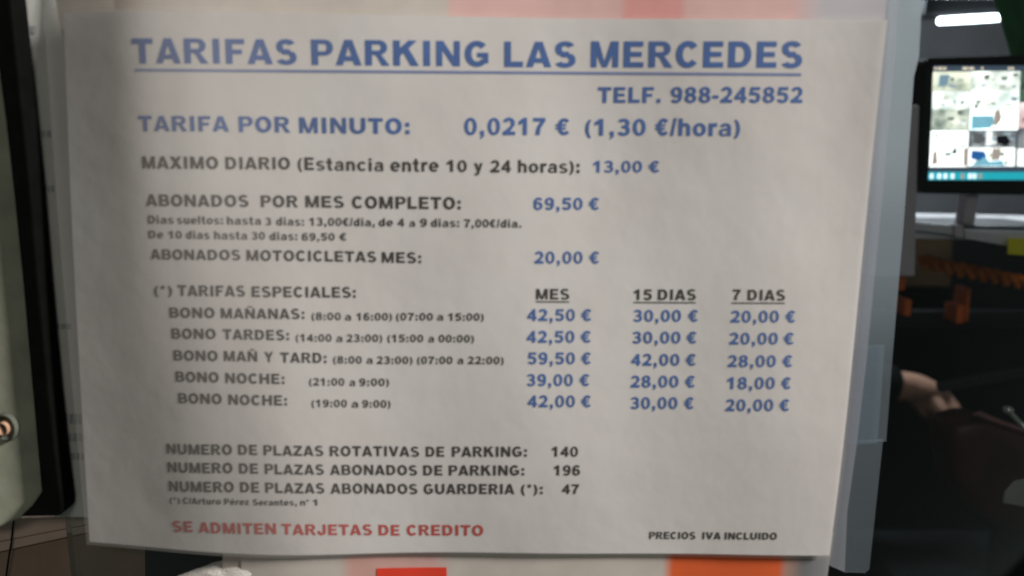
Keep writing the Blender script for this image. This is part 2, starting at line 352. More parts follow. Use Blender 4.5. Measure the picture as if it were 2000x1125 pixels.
WX0, WX1 = CTL.x - cen.x, CTR.x - cen.x
def fx(px): return at(px, 560, Y0).x - cen.x
M['film'] = film_mat('milky_glare_laminate', (0.60, 0.56, 0.51),
    [(fx(60), .16), (fx(150), .22), (fx(300), .30), (fx(480), .25), (fx(640), .15), (fx(760), .10), (fx(1100), .08), (fx(1560), .09), (fx(1720), .14)], 'X', 22, 0.035, 0.02)  # denser haze at the left is painted glare on the laminate
e = 0.0012
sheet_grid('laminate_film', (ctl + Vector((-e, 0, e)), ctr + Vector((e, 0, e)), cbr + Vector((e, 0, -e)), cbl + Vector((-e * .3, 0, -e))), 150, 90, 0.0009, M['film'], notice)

def put_text(words, mat, name='text_line', parent=notice, locate=None, lift=0.00012):
    V, F = [], []
    for (txt, xl, yl, xr, yr, cap) in words:
        if txt in ('(', ')'): pass
        v, f = word_mesh(txt)
        if locate is None:
            p0, p1, pt = on(xl, yl), on(xr, yr), on(xl, yl - cap)
        else: p0, p1, pt = at(xl, yl, locate), at(xr, yr, locate), at(xl, yl - cap, locate)
        k = len(V); h = pt.z - p0.z
        for a, b in v:
            x = p0.x + (p1.x - p0.x) * a; z = p0.z + (p1.z - p0.z) * a + h * b
            V.append((x, (Y0 - bend(x, z) if locate is None else locate) - lift, z))
        F += [tuple(reversed([i + k for i in t])) for t in f]
    return mesh(name, V, F, mat, parent)
def ulines(segs, mat, name='underline'):
    for (x0, y0, x1, y1, th) in segs:
        V, F = [], []; n = 40
        for i in range(n + 1):
            t = i / n; a = on(x0 + (x1 - x0) * t, y0 + (y1 - y0) * t, .00012); b = on(x0 + (x1 - x0) * t, y0 + (y1 - y0) * t + th, .00012)
            V += [a, b]
            if i: F.append((2 * i - 2, 2 * i - 1, 2 * i + 1, 2 * i))
        mesh(name, V, F, mat, notice)
BL, BK, RD = M['blue'], M['black'], M['red']
put_text([('TARIFAS', 260, 124, 580, 126, 49), ('PARKING', 609, 127, 954, 130, 50), ('LAS', 985, 131, 1124, 131.5, 50), ('MERCEDES', 1154, 131.5, 1566, 132.5, 51)], BL)
ulines([(264, 134, 1565, 143, 5.5)], M['blue_line'])
put_text([('TELF.', 1168, 201, 1290, 201, 31), ('988-245852', 1310, 201, 1567, 201, 31)], BL)
put_text([('TARIFA', 272, 256, 448, 257, 30), ('POR', 467, 258, 568, 259, 31), ('MINUTO:', 585, 260, 800, 262, 31)], BL)
put_text([('0,0217', 907, 264, 1065, 264, 34), ('€', 1085, 264, 1112, 264, 33), ('(1,30', 1143, 265, 1261, 265, 33), ('€/hora)', 1280, 265, 1445, 266, 34)], BL)
put_text([('MAXIMO', 279, 329, 427, 330, 24), ('DIARIO', 441, 330.5, 567, 331, 24), ('(Estancia', 582, 332, 749, 334.5, 25), ('entre', 763, 335, 857, 335.5, 26), ('10', 873, 335.5, 912, 336, 23), ('y', 926, 336, 943, 336, 24), ('24', 958, 337, 998, 337, 24), ('horas):', 1012, 337, 1132, 338, 25)], BK)
put_text([('13,00', 1159, 337, 1254, 337, 23), ('€', 1267, 337, 1288, 337, 23)], BL, 'price')
put_text([('ABONADOS', 286, 402, 486, 404, 23), ('POR', 510, 404.5, 583, 405, 23), ('MES', 597, 405, 672, 406, 23), ('COMPLETO:', 688, 407, 900, 409, 24)], BK)
put_text([('69,50', 1042, 410, 1138, 410, 24), ('€', 1150, 410, 1170, 410, 24)], BL, 'price')
put_text([('Dias', 290, 436.5, 340, 437, 16), ('sueltos:', 347, 437, 436, 438, 16), ('hasta', 444, 438.5, 510, 439, 16), ('3', 519, 440, 530, 440, 15), ('dias:', 540, 440, 594, 441, 16), ('13,00€/dia,', 605, 441, 732, 442, 16), ('de', 740, 442, 768, 442, 16), ('4', 777, 442.5, 790, 442.5, 16), ('a', 800, 443, 811, 443, 15), ('9', 821, 443, 834, 443, 16), ('dias:', 842, 443, 897, 443.5, 16), ('7,00€/dia.', 907, 444, 1018, 444.5, 16)], BK)
put_text([('De', 291, 465, 320, 465, 15), ('10', 330, 465.5, 356, 466, 15), ('dias', 364, 466, 410, 467, 16), ('hasta', 419, 467, 483, 468, 16), ('30', 492, 468, 518, 468, 15), ('dias:', 527, 469, 581, 469, 16), ('69,50', 590, 470, 654, 470, 15), ('€', 663, 470, 677, 470, 15)], BK)
put_text([('ABONADOS', 295, 506, 470, 508, 20), ('MOTOCICLETAS', 482, 509, 735, 512, 21), ('MES:', 746, 513, 823, 514, 21)], BK)
put_text([('20,00', 1044, 515, 1138, 515, 24), ('€', 1151, 515, 1170, 515, 24)], BL, 'price')
put_text([('(*)', 302, 577, 337, 577, 20), ('TARIFAS', 348, 577.5, 479, 579, 21), ('ESPECIALES:', 492, 580, 695, 581.5, 21)], BK)
put_text([('MES', 1047, 585, 1112, 585, 21)], BK, 'column_heading')
put_text([('15', 1238, 586, 1273, 586, 21), ('DIAS', 1285, 586, 1359, 586, 21)], BK, 'column_heading')
put_text([('7', 1431, 586, 1446, 586, 21), ('DIAS', 1460, 586.5, 1533, 587, 21)], BK, 'column_heading')
ulines([(1047, 588, 1112, 588.5, 2.6), (1238, 589.5, 1359, 590, 2.6), (1429, 590.5, 1533, 591, 2.6)], BK)
for wd in (
    [('BONO', 332, 620, 420, 621, 20), ('MAÑANAS:', 432, 621.5, 595, 623, 20), ('(8:00', 609, 625, 666, 625.5, 15), ('a', 674, 626, 686, 626, 15), ('16:00)', 697, 626, 766, 626, 15), ('(07:00', 774, 626, 846, 626, 15), ('a', 854, 626, 866, 626, 15), ('15:00)', 876, 626.5, 945, 626.5, 15)],
    [('BONO', 336, 661, 422, 662, 20), ('TARDES:', 436, 662.5, 565, 664.5, 20), ('(14:00', 578, 667, 648, 667.5, 15), ('a', 657, 668, 669, 668, 15), ('23:00)', 677, 668, 747, 668, 15), ('(15:00', 757, 668, 827, 668.5, 15), ('a', 837, 668.5, 848, 668.5, 15), ('00:00)', 857, 668.5, 926, 669, 15)],
    [('BONO', 340, 703.5, 426, 705, 20), ('MAÑ', 438, 705, 503, 706, 20), ('Y', 517, 707, 534, 707, 20), ('TARD:', 548, 708, 638, 709, 20), ('(8:00', 651, 710, 707, 710.5, 15), ('a', 716, 710.5, 728, 710.5, 15), ('23:00)', 736, 711, 806, 711, 15), ('(07:00', 815, 711, 884, 711, 15), ('a', 894, 711, 905, 711, 15), ('22:00)', 914, 711, 984, 711.5, 15)],
    [('BONO', 344, 745, 428, 747, 20), ('NOCHE:', 441, 748, 556, 750, 20), ('(21:00', 604, 753, 673, 753.5, 15), ('a', 683, 754, 694, 754, 15), ('9:00)', 702, 754, 760, 754, 15)],
    [('BONO', 349.5, 787, 434, 789, 20), ('NOCHE:', 447, 790, 561, 792, 20), ('(19:00', 609, 795, 678, 795.5, 15), ('a', 687, 796, 700, 796, 15), ('9:00)', 708, 796, 763, 796.5, 15)]):
    put_text(wd, BK)
for (t, x0, x1, e0, e1, y) in (
    ('42,50', 1030, 1123, 1135, 1155, 627), ('30,00', 1237, 1330, 1344, 1363, 628.5), ('20,00', 1427, 1521, 1534, 1553, 630),
    ('42,50', 1029, 1122, 1134, 1154, 669.5), ('30,00', 1235, 1329, 1341, 1360, 671), ('20,00', 1424.5, 1519, 1530, 1550, 673),
    ('59,50', 1031, 1123, 1135, 1154, 711.5), ('42,00', 1233, 1327, 1339, 1359, 714.5), ('28,00', 1421.5, 1515, 1528, 1547, 717),
    ('39,00', 1029, 1119, 1132, 1151, 754), ('28,00', 1232, 1325, 1338, 1357, 757), ('18,00', 1420.5, 1513, 1525.5, 1544, 760),
    ('42,00', 1031, 1123, 1135, 1154, 795.5), ('30,00', 1231.5, 1323, 1336, 1354.5, 799), ('20,00', 1417, 1510, 1522, 1541, 803)):
    put_text([(t, x0, y, x1, y, 23.5), ('€', e0, y, e1, y, 23.5)], BL, 'price')
put_text([('NUMERO', 326.5, 886, 454, 888, 20), ('DE', 466, 888, 503, 888.5, 20), ('PLAZAS', 515.5, 889, 632, 890.5, 20), ('ROTATIVAS', 644.5, 891, 819, 892, 20), ('DE', 832, 892, 868, 892, 20), ('PARKING:', 883, 892, 1029, 892, 20), ('140', 1078, 892, 1129, 892, 20)], BK)
put_text([('NUMERO', 328.5, 922, 455, 924, 20), ('DE', 468, 924.5, 504.5, 925, 20), ('PLAZAS', 518, 925.5, 633, 927, 20), ('ABONADOS', 645, 927.5, 815, 928.5, 20), ('DE', 827, 928.5, 864.5, 928.5, 20), ('PARKING:', 877, 928.5, 1024, 928.5, 20), ('196', 1082, 928.5, 1133, 928.5, 20)], BK)
put_text([('NUMERO', 331, 959, 457.5, 961, 20), ('DE', 470, 961, 507, 962, 20), ('PLAZAS', 519, 962, 634, 963.5, 20), ('ABONADOS', 646, 964, 815.5, 965, 20), ('GUARDERIA', 828, 965, 1005, 965, 20), ('(*):', 1018, 965, 1060, 965, 20), ('47', 1098, 964.5, 1131, 964.5, 19)], BK)
put_text([('(*)', 332, 983, 352, 983, 12), ('C/Arturo', 358, 983.5, 432, 985, 12), ('Pérez', 439, 985.5, 487, 986, 12), ('Serantes,', 495, 986.5, 580, 987, 12), ('n°', 587, 987, 604, 987, 12), ('1', 612, 987, 620, 987, 12)], BK)
put_text([('SE', 338.5, 1038, 377, 1039, 21), ('ADMITEN', 389, 1040, 540, 1043, 21), ('TARJETAS', 551, 1043.5, 727, 1045, 21), ('DE', 740, 1045.5, 781, 1046, 21), ('CREDITO', 795, 1046, 944, 1046.5, 21)], RD)
put_text([('PRECIOS', 1268, 1052.5, 1358, 1053, 14), ('IVA', 1372, 1053, 1408, 1053.5, 14), ('INCLUIDO', 1415.5, 1053.5, 1517, 1054, 14)], BK)

# ------------------------------------------------------------------ poster behind the notice, seen above and below it
YP = 0.0012
poster = empty('poster', 'pale poster with red and orange printed blocks, showing above and below the price list', 'poster', at(1000, 560, YP))
sheet_grid('paper', (on(100, -45, -.0022), on(1735, -45, -.0022), on(1722, 110, -.0022), on(130, 110, -.0022)), 120, 40, -0.0022, M['poster'], poster, 0.0003)
sheet_grid('lower_sheet', (on(434, 900, -.0026), on(1634, 900, -.0026), on(1611, 1165, -.0026), on(436, 1165, -.0026)), 100, 20, -0.0026, M['poster'], poster, 0.0003)
def patch(name, pts, mat, L=-.0018):
    (x0, y0), (x1, y1), (x2, y2), (x3, y3) = pts
    sheet_grid(name, tuple(on(x, y, L) for x, y in pts), 16, 10, L, mat, poster)
def print_mat(name, ramp):
    """printed colours running into one another across the sheet; ramp = [(x in the picture's scale, colour)]"""
    m = pmat(name, (.5, .5, .5), .65, .1, 30, .3); nt = m.node_tree; bs = nt.nodes['Principled BSDF']
    tc = nt.nodes.new('ShaderNodeTexCoord'); sp = nt.nodes.new('ShaderNodeSeparateXYZ'); nt.links.new(tc.outputs['Object'], sp.inputs[0])
    X = [at(px, 0 if ramp[0][0] < 900 and name[0] == 't' else 1095, -.012).x - poster.location.x for px, c in ramp]
    mr = nt.nodes.new('ShaderNodeMapRange'); mr.inputs[1].default_value = X[0]; mr.inputs[2].default_value = X[-1]
    nt.links.new(sp.outputs['X'], mr.inputs[0]); cr = nt.nodes.new('ShaderNodeValToRGB'); e = cr.color_ramp.elements
    for i, (px, c) in enumerate(ramp):
        t = (X[i] - X[0]) / (X[-1] - X[0]); el = e[i] if i < 2 else e.new(t); el.position = t; el.color = (*c, 1)
    nt.links.new(mr.outputs[0], cr.inputs[0])
    mx = nt.nodes.new('ShaderNodeMix'); mx.data_type = 'RGBA'; mx.blend_type = 'MULTIPLY'; mx.inputs[0].default_value = .25
    nz = nt.nodes.new('ShaderNodeTexNoise'); nz.inputs['Scale'].default_value = 60; nz.inputs['Detail'].default_value = 5
    nt.links.new(tc.outputs['Object'], nz.inputs['Vector']); nt.links.new(cr.outputs[0], mx.inputs[6]); nt.links.new(nz.outputs['Fac'], mx.inputs[7])
    nt.links.new(mx.outputs[2], bs.inputs['Base Color']); return m
be, pk, pp_, lv_ = (.66, .60, .53), (.80, .52, .48), (.84, .40, .36), (.62, .60, .62)
patch('colour_band', [(103, -44), (1734, -44), (1726, 60), (118, 60)], print_mat('top_print', [(103, be), (868, be), (878, pk), (1215, pk), (1232, pp_), (1335, pp_), (1352, pk), (1560, pk), (1625, lv_), (1740, lv_)]))
patch('colour_band', [(470, 1040), (1628, 1040), (1611, 1162), (472, 1162)], print_mat('bottom_print', [(470, be), (675, be), (700, (.72, .42, .36)), (850, (.72, .45, .40)), (890, be), (1285, be), (1304, (.88, .15, .04)), (1504, (.88, .15, .04)), (1518, (.55, .32, .25)), (1550, (.22, .22, .22)), (1590, (.30, .30, .30)), (1628, be)]), -.0022)
patch('red_block', [(736, 1110), (872, 1108), (874, 1160), (734, 1160)], M['red_print'], -.0020)

# leaflet at the left, half under the rubber strip
YL = -0.0016
leaf = empty('leaflet', 'narrow grey green leaflet with faint print between the black rubber strip and the price list', 'leaflet', at(100, 500, YL))
slab('paper', [at(-14, -40, YL), at(160, -40, YL), at(235, 1000, YL), at(232, 1011, YL), at(104, 1009, YL)], 0.0003, M['sheet_left'], leaf)
def smudge(words):
    put_text(words, M['grey_ink'], 'faint_print', leaf, YL, 0.0002)

# faint unreadable marks: short soft dashes
def dashes(x0, x1, y, h):
    V, F = [], []; x = x0
    while x < x1:
        wdt = random.uniform(4, 9); k = len(V)
        for a, b in ((x, y), (x + wdt, y + .4), (x + wdt, y + h), (x, y + h)): 
            p = at(a, b, YL - .0003); V.append(p)
        F.append((k, k + 3, k + 2, k + 1)); x += wdt + random.uniform(2, 3.5)
    mesh('faint_print', V, F, M['grey_ink'], leaf)
for d in ((55, 72, 50, 16), (70, 106, 362, 13), (92, 130, 632, 11), (112, 194, 808, 20), (114, 196, 846, 16), (118, 190, 884, 14), (52, 68, 172, 26), (58, 98, 255, 12)): dashes(*d)

# clear plastic pocket at the right of the notice, made of overlapping strips
def zt(py): return at(1700, py, 0).z
pocket = empty('plastic_pocket', 'frosted grey plastic pocket edge running down right of the price list', 'plastic pocket', at(1720, 500, -0.001))
oz = pocket.location.z
M['pocket'] = film_mat('frosted_plastic', (0.50, 0.58, 0.62), [(zt(1120) - oz, .09), (zt(760) - oz, .11), (zt(480) - oz, .30), (zt(250) - oz, .58), (zt(-40) - oz, .66)], 'Z', 14, 0.03, 0.03, (.92, .97, 1.0))  # more opaque towards the top
M['pocket2'] = film_mat('frosted_plastic_layer', (0.50, 0.60, 0.68), [(zt(1120) - oz, .06), (zt(-40) - oz, .10)], 'Z', 14, 0.02, 0.03, (.95, .98, 1.0))
M['pocket3'] = film_mat('plastic_fold', (0.62, 0.62, 0.68), [(zt(1120) - oz, .15), (zt(-40) - oz, .16)], 'Z', 20, 0.03, 0.03)
slab('sleeve', [at(1560, -40, -.0004), at(1803, -40, -.0004), at(1795, 110, -.0004), at(1785, 150, -.0004), at(1765, 440, -.0004), at(1743, 700, -.0004), at(1731, 862, -.0004), at(1560, 862, -.0004)], .0002, M['pocket'], pocket)
slab('lower_strip', [at(1560, 868, -.0008), at(1725, 858, -.0008), at(1712, 980, -.0008), at(1698, 1112, -.0008), at(1690, 1119, -.0008), at(1650, 1118, -.0008), at(1622, 1106, -.0008), at(1612, 1080, -.0008), at(1560, 1060, -.0008)], .0002, M['pocket'], pocket)
slab('adhesive_strip', [at(1600, 680, -.0012), at(1728, 673, -.0012), at(1722, 760, -.0012), at(1714, 866, -.0012), at(1600, 874, -.0012)], .0002, M['pocket2'], pocket)
slab('fold', [at(1600, -40, -.0016), at(1756, -40, -.0016), at(1748, 120, -.0016), at(1722, 400, -.0016), at(1693, 700, -.0016), at(1672, 880, -.0016), at(1655, 1000, -.0016), at(1650, 1117, -.0016), at(1600, 1095, -.0016)], .0002, M['pocket3'], pocket)

# ------------------------------------------------------------------ window: glass, rubber, door panel with lock
def glass_mat():
    m = bpy.data.materials.new('window_glass'); m.use_nodes = True; nt = m.node_tree
    for n in list(nt.nodes): nt.nodes.remove(n)
    out = nt.nodes.new('ShaderNodeOutputMaterial'); tr = nt.nodes.new('ShaderNodeBsdfTransparent'); tr.inputs[0].default_value = (.93, .96, .95, 1)
    gl = nt.nodes.new('ShaderNodeBsdfGlossy'); gl.inputs['Roughness'].default_value = 0.02
    fr = nt.nodes.new('ShaderNodeFresnel'); fr.inputs[0].default_value = 1.45
    mx = nt.nodes.new('ShaderNodeMixShader'); nt.links.new(fr.outputs[0], mx.inputs[0]); nt.links.new(tr.outputs[0], mx.inputs[1]); nt.links.new(gl.outputs[0], mx.inputs[2])
    nt.links.new(mx.outputs[0], out.inputs[0]); return m
win = empty('booth_window', 'clear glass window pane of the booth behind the notices', 'window', (0, 0.006, 0.9))
box('pane', (at(60, 500, 0).x, 0.004, 0.95), (0.75, 0.009, 2.0), glass_mat(), win, 0)

YG = -0.016
gk = [(-14, -60), (14, -60), (22, 0), (38, 150), (58, 340), (77, 560), (96, 760), (110, 890), (122, 985), (122, 1000), (116, 1008), (100, 1009), (38, 1010), (60, 990), (80, 962), (76, 920), (60, 740), (44, 560), (28, 400), (10, 240), (-14, 60)]
rub = slab('rubber_seal', [at(x, y, YG) for x, y in gk], 0.012, M['gasket'], None, 0.0012)
tag(rub, 'thick black rubber window seal with rounded bottom corner, left of the price list', 'rubber seal')
YD = -0.012
door = empty('door_frame', 'grey green metal door frame with a small lock at the far left', 'door frame', at(-60, 560, YD))
slab('frame_panel', [at(-420, -80, YD), at(-30, -80, YD), at(10, 210, YD), at(30, 380, YD), at(52, 600, YD), at(70, 780, YD), at(83, 900, YD), at(84, 960, YD), at(66, 990, YD), at(40, 1012, YD), at(0, 1030, YD), at(-420, 1060, YD)], 0.03, M['panel'], door, 0.0015)
lk = at(16, 832, YD)
def disc(name, c, r, th, mat, parent, n=28):
    v, f = [], []
    for rr, yy in ((r * .86, -th), (r, -th * .6), (r, .001)):
        for k in range(n):
            a = 2 * math.pi * k / n; v.append((c.x + rr * math.cos(a), c.y + yy, c.z + rr * math.sin(a) * 1.25))
    for j in range(2):
        for k in range(n): f.append((j * n + k, j * n + (k + 1) % n, (j + 1) * n + (k + 1) % n, (j + 1) * n + k))
    f.append(tuple(range(n)))
    return mesh(name, v, f, mat, parent, smooth=True)
lock = disc('lock', lk, 0.0062, 0.003, M['steel'], door)
disc('lock_cylinder', lk + Vector((0, -0.003, 0)), 0.0030, 0.002, M['brass'], door)

# ------------------------------------------------------------------ inside, lower left: counter, cord, box, paper
cnt = empty('wooden_counter', 'brown wooden counter board with a paler rounded edge, bottom left under the seal', 'counter', at(0, 1100, .02))
def bandp(name, pts, mat, Y0_, th, parent):
    slab(name, [at(x, y, Y0_) for x, y in pts], th, mat, parent, 0.0006)
bandp('counter_edge', [(-120, 1040), (40, 1012), (130, 1009), (280, 1009), (280, 1016), (165, 1026), (0, 1058), (-120, 1085)], M['woodlt'], .012, .02, cnt)
bandp('edge_strip', [(-120, 1086), (0, 1059), (165, 1027), (280, 1017), (280, 1030), (165, 1042), (0, 1078), (-120, 1105)], M['woodlt'], .0135, .02, cnt)
bandp('front_board', [(-120, 1106), (0, 1079), (165, 1043), (280, 1031), (420, 1022), (420, 1220), (-120, 1220)], M['wood'], .017, .02, cnt)
cord = tube('thin_cord', [at(28, 1010, .008), at(25, 1030, .0105), at(22, 1060, .011), at(17, 1090, .0125), at(13, 1118, .013), at(6, 1170, .013)], 0.0005, M['dark'])
tag(cord, 'thin black cord hanging over the pale counter edge at bottom left', 'cord')
bx_ = slab('dark_box', [at(282, 1040, .010), at(437, 1040, .010), at(437, 1104, .010), at(430, 1200, .010), at(282, 1200, .010)], .006, pmat('black_card', (.022, .024, .024), .5, .2, 40, .3), None, 0.0008)
tag(bx_, 'small dark box below the price list beside the wooden counter', 'box')
# crumpled white tissue
pts = [(330, 1135), (350, 1124), (368, 1118), (385, 1111), (400, 1107), (415, 1100), (432, 1096), (448, 1090), (470, 1086), (500, 1092), (530, 1100), (545, 1120), (550, 1170), (330, 1170)]
V = [at(x, y, -.0235) for x, y in pts]; c0 = at(450, 1140, -.0275)
V2 = [at(450 + (x - 450) * .6, 1145 + (y - 1145) * .6, -.0265 - random.uniform(0, .0015)) for x, y in pts]
n = len(V); F = [(i, (i + 1) % n, (i + 1) % n + n, i + n) for i in range(n)] + [(i + n, (i + 1) % n + n, 2 * n) for i in range(n)]
ts = mesh('paper_tissue', V + V2 + [c0], F, pmat('tissue', (.66, .62, .57), .9, .1, 60, .1, bump=.5, bscale=900), None, True)
so = ts.modifiers.new('solid', 'SOLIDIFY'); so.thickness = .0006; so.offset = -1
tag(ts, 'crumpled white tissue edge at the bottom below the red lettering', 'tissue')

# ------------------------------------------------------------------ booth interior
def struct(o): o['kind'] = 'structure'; return o
struct(box('floor', (-1.2, .02, -.02), (1.9, 2.0, 0.0), M['floor'], None, 0))
struct(box('back_wall', (-1.2, 1.6, 0.0), (1.9, 1.7, 2.5), M['wall'], None, 0))
struct(box('right_wall', (1.8, .02, 0.0), (1.9, 1.6, 2.5), M['wall'], None, 0))
struct(box('left_wall', (-1.3, .02, 0.0), (-1.2, 1.6, 2.5), M['wall'], None, 0))
struct(box('ceiling', (-1.2, .02, 2.5), (1.9, 1.7, 2.56), M['wall'], None, 0))
struct(box('front_wall', (-1.2, .03, 0.0), (1.9, .10, 0.95), M['wall'], None, 0))
struct(box('front_wall', (.72, .03, 0.95), (1.9, .10, 2.5), M['wall'], None, 0))
struct(box('front_wall', (-1.2, .03, 1.95), (.72, .10, 2.5), M['wall'], None, 0))
struct(box('front_wall', (-1.2, .03, 0.95), (-.6, .10, 1.95), M['wall'], None, 0))

# lit tube
YT = 0.85
a, b = at(1833, 41, YT), at(1953, 34, YT)
tl = empty('tube_lamp', 'short bright white tube lamp above the monitor', 'lamp', (a + b) / 2)
def capsule(name, a, b, r, mat, parent):
    d = (b - a); k = []
    for t, q in ((-.02, .3), (-.005, .8), (.01, 1), (.5, 1.05), (.99, 1), (1.005, .8), (1.02, .3)): k.append((a + d * t, r * q))
    return tube(name, [p for p, _ in k], r, mat, parent, 12, [q for _, q in k])
capsule('tube', a, b, 0.0055, M['lamp'], tl)
box('lamp_housing', (a.x - .02, YT + .004, max(a.z, b.z) + .004), (b.x + .02, YT + .05, max(a.z, b.z) + .03), M['darkgrey'], tl)

# green cloth hanging top right
V, F = [], []
YC = 0.55
for j in range(16):
    for i in range(14):
        yy = -60 + 15 * j; xl = 1948 + max(0, yy) * .30; xx = xl + (2160 - xl) * i / 13
        p = at(xx, yy, YC); V.append((p.x, p.y + .008 * math.sin(i * 1.7) * (1 + j / 10), p.z))
        if i and j: F.append(((j - 1) * 14 + i - 1, j * 14 + i - 1, j * 14 + i, (j - 1) * 14 + i))
gc = mesh('green_coat', V, F, M['green'], None, True); so = gc.modifiers.new('s', 'SOLIDIFY'); so.thickness = .003
tag(gc, 'dark green coat hanging in the top right corner', 'coat')

# monitor with camera pictures
YM = 0.50
mon = empty('monitor', 'black computer monitor showing a grid of bright security camera pictures', 'monitor', at(1960, 440, YM))
def mp(x, y, d=0.0): return at(x, y, YM - d)
slab('casing', [mp(1806, 122), mp(1815, 112), mp(2230, 100), mp(2235, 385), mp(1800, 378), mp(1796, 365)], .035, M['dark'], mon, .003)
def sq(name, x0, y0, x1, y1, mat, d=.002, parent=mon, skew=True):
    sk = lambda x, y: x - (y - 140) * .045 * (1 if skew else 0)
    return slab(name, [mp(sk(x0, y0), y0, d), mp(sk(x1, y0), y0 - (x1 - x0) * .0, d), mp(sk(x1, y1), y1, d), mp(sk(x0, y1), y1, d)], .0006, mat, parent)
def tile_mat(i, c1, c2, st, sc):
    m = pmat('camera_picture_%d' % i, c1, .5, 0, sc, 0, emit=True, es=st * 1.5, col2=c2); return m
screen = sq('screen', 1823, 128, 2200, 352, M['slate'], .001)
W1 = (1.0, 1.0, .96)
tiles = [
    (1823, 140, 1897, 177, (.16, .20, .16), (.95, .93, .74), 1.0, 60), (1897, 139, 1993, 177, (.22, .26, .22), (1, 1, .95), 1.2, 55),
    (1824, 178, 1897, 214, (.25, .30, .26), W1, 1.3, 50), (1899, 177, 1993, 214, (.2, .25, .24), W1, 1.5, 28),
    (1824, 215, 1897, 254, (.10, .14, .12), (.85, .85, .72), 1.0, 50), (1899, 215, 1993, 254, (.8, .85, .85), W1, 1.4, 40),
    (1824, 255, 1897, 326, (.75, .78, .76), W1, 1.5, 40), (1899, 256, 1990, 288, (.02, .025, .03), (.35, .36, .38), .9, 90),
    (1899, 288, 1990, 325, (.6, .6, .62), W1, 1.3, 60), (1995, 200, 2080, 250, (.5, .3, .3), (.9, .8, .8), 1.0, 60),
    (1995, 252, 2080, 288, (.10, .10, .11), (.4, .4, .42), .9, 60), (1995, 290, 2080, 325, (.6, .6, .6), W1, 1.2, 40),
    (1995, 139, 2080, 198, (.02, .03, .03), (.08, .16, .10), 1.0, 40), (2084, 139, 2190, 325, (.3, .3, .3), W1, 1.0, 30)]
for i, (x0, y0, x1, y1, c1, c2, st, sc) in enumerate(tiles):
    sq('camera_picture', x0, y0, x1, y1, tile_mat(i, c1, c2, st, sc))
def em(name, c, s=1.0): return pmat(name, c, .5, .1, 60, 0, emit=True, es=s)
sky_, blu, dk, brn, wh = em('pale_blue_glow', (.22, .50, .62)), em('blue_glow', (.02, .12, .38)), em('black_glow', (.01, .012, .015)), em('brown_glow', (.42, .34, .30)), em('white_glow', (.9, .9, .9), 1.4)
def pp(pts, mat, name='picture_detail'): slab(name, [mp(x - (y - 140) * .045, y, .0032) for x, y in pts], .0005, mat, mon)
gm = [em('picture_glow', c, 1.0) for c in ((.30, .34, .30), (.55, .58, .52), (.16, .19, .17), (.75, .74, .66), (1.2, 1.2, 1.15), (.34, .40, .46))]
rr_ = random.Random(3)
for (x0, y0, x1, y1, *_r) in tiles[:9] + tiles[9:13]:
    for k in range(9):
        cx_, cy_ = rr_.uniform(x0 + 8, x1 - 8), rr_.uniform(y0 + 5, y1 - 5); hw, hh = rr_.uniform(2, 7), rr_.uniform(1.2, 4.5); sl_ = rr_.uniform(-3, 3)
        slab('picture_detail', [mp(x - (y - 140) * .045, y, .0024 + .00006 * k) for x, y in ((cx_ - hw, cy_ - hh), (cx_ + hw, cy_ - hh + sl_ * .4), (cx_ + hw * .8 + sl_ * .5, cy_ + hh), (cx_ - hw * .9, cy_ + hh * .8))], .0004, rr_.choice(gm), mon)
pp([(1902, 226), (1944, 226), (1946, 240), (1940, 250), (1902, 252)], sky_)
pp([(1946, 218), (1956, 214), (1960, 228), (1957, 240), (1946, 244)], brn)
pp([(1905, 294), (1930, 296), (1934, 306), (1922, 314), (1905, 310)], blu)
pp([(1905, 324), (1932, 305), (1940, 316), (1966, 313), (1970, 324)], sky_)
pp([(1946, 290), (1962, 290), (1960, 312), (1944, 314)], brn)
pp([(1868, 294), (1874, 286), (1876, 300), (1866, 300)], dk)
pp([(1933, 256), (1944, 256), (1943, 284), (1932, 284)], wh)
pp([(1908, 262), (1926, 260), (1928, 272), (1922, 282), (1908, 280)], em('grey_glow', (.12, .12, .13)))
pp([(1952, 266), (1972, 264), (1980, 276), (1974, 284), (1954, 280)], em('black_car_glow', (.006, .006, .01)))
pp([(1830, 298), (1836, 292), (1840, 320), (1828, 322)], brn)
pp([(1889, 290), (1897, 288), (1897, 324), (1890, 324)], brn)
pp([(1836, 146), (1856, 146), (1852, 166), (1834, 170)], em('dim_blue_glow', (.22, .33, .42)))
for (x, wdt) in ((1825, 4), (1832, 8), (1842, 6), (1880, 10), (1893, 9), (1917, 3), (1969, 4), (1975, 5)):
    pp([(x, 131), (x + wdt, 131), (x + wdt, 136), (x, 136)], em('caption_glow', (.85, .70, .55)), 'screen_caption')
sq('task_bar', 1823, 336, 2200, 351, M['cyan'], .002)
for x, c in ((1826, wh), (1841, wh), (1853, wh), (1867, wh), (1886, brn), (1901, wh), (1910, wh), (1921, brn)):
    pp([(x, 339), (x + 6, 339), (x + 6, 349), (x, 349)], c, 'task_bar_icon')
p = at(1892, 380, YM + .02); q = at(1892, 438, YM + .02)
box('stand_neck', (p.x - .0075, YM + .012, q.z), (p.x + .0075, YM + .030, p.z + .03), M['post'], mon, .002)
box('stand_base', (p.x - .08, YM - .03, q.z - .012), (p.x + .11, YM + .12, q.z), M['darkgrey'], mon, .004)
# post at the left of the monitor
YU = .44
a = at(1790, 200, YU); b = at(1780, 432, YU)
pst = slab('shelf_upright', [at(1740, 205, YU), at(1797, 205, YU), at(1793, 300, YU), at(1788, 540, YU), at(1700, 540, YU)], .03, M['post'], None, .002)
tag(pst, 'mauve grey upright between the plastic pocket and the monitor', 'upright')
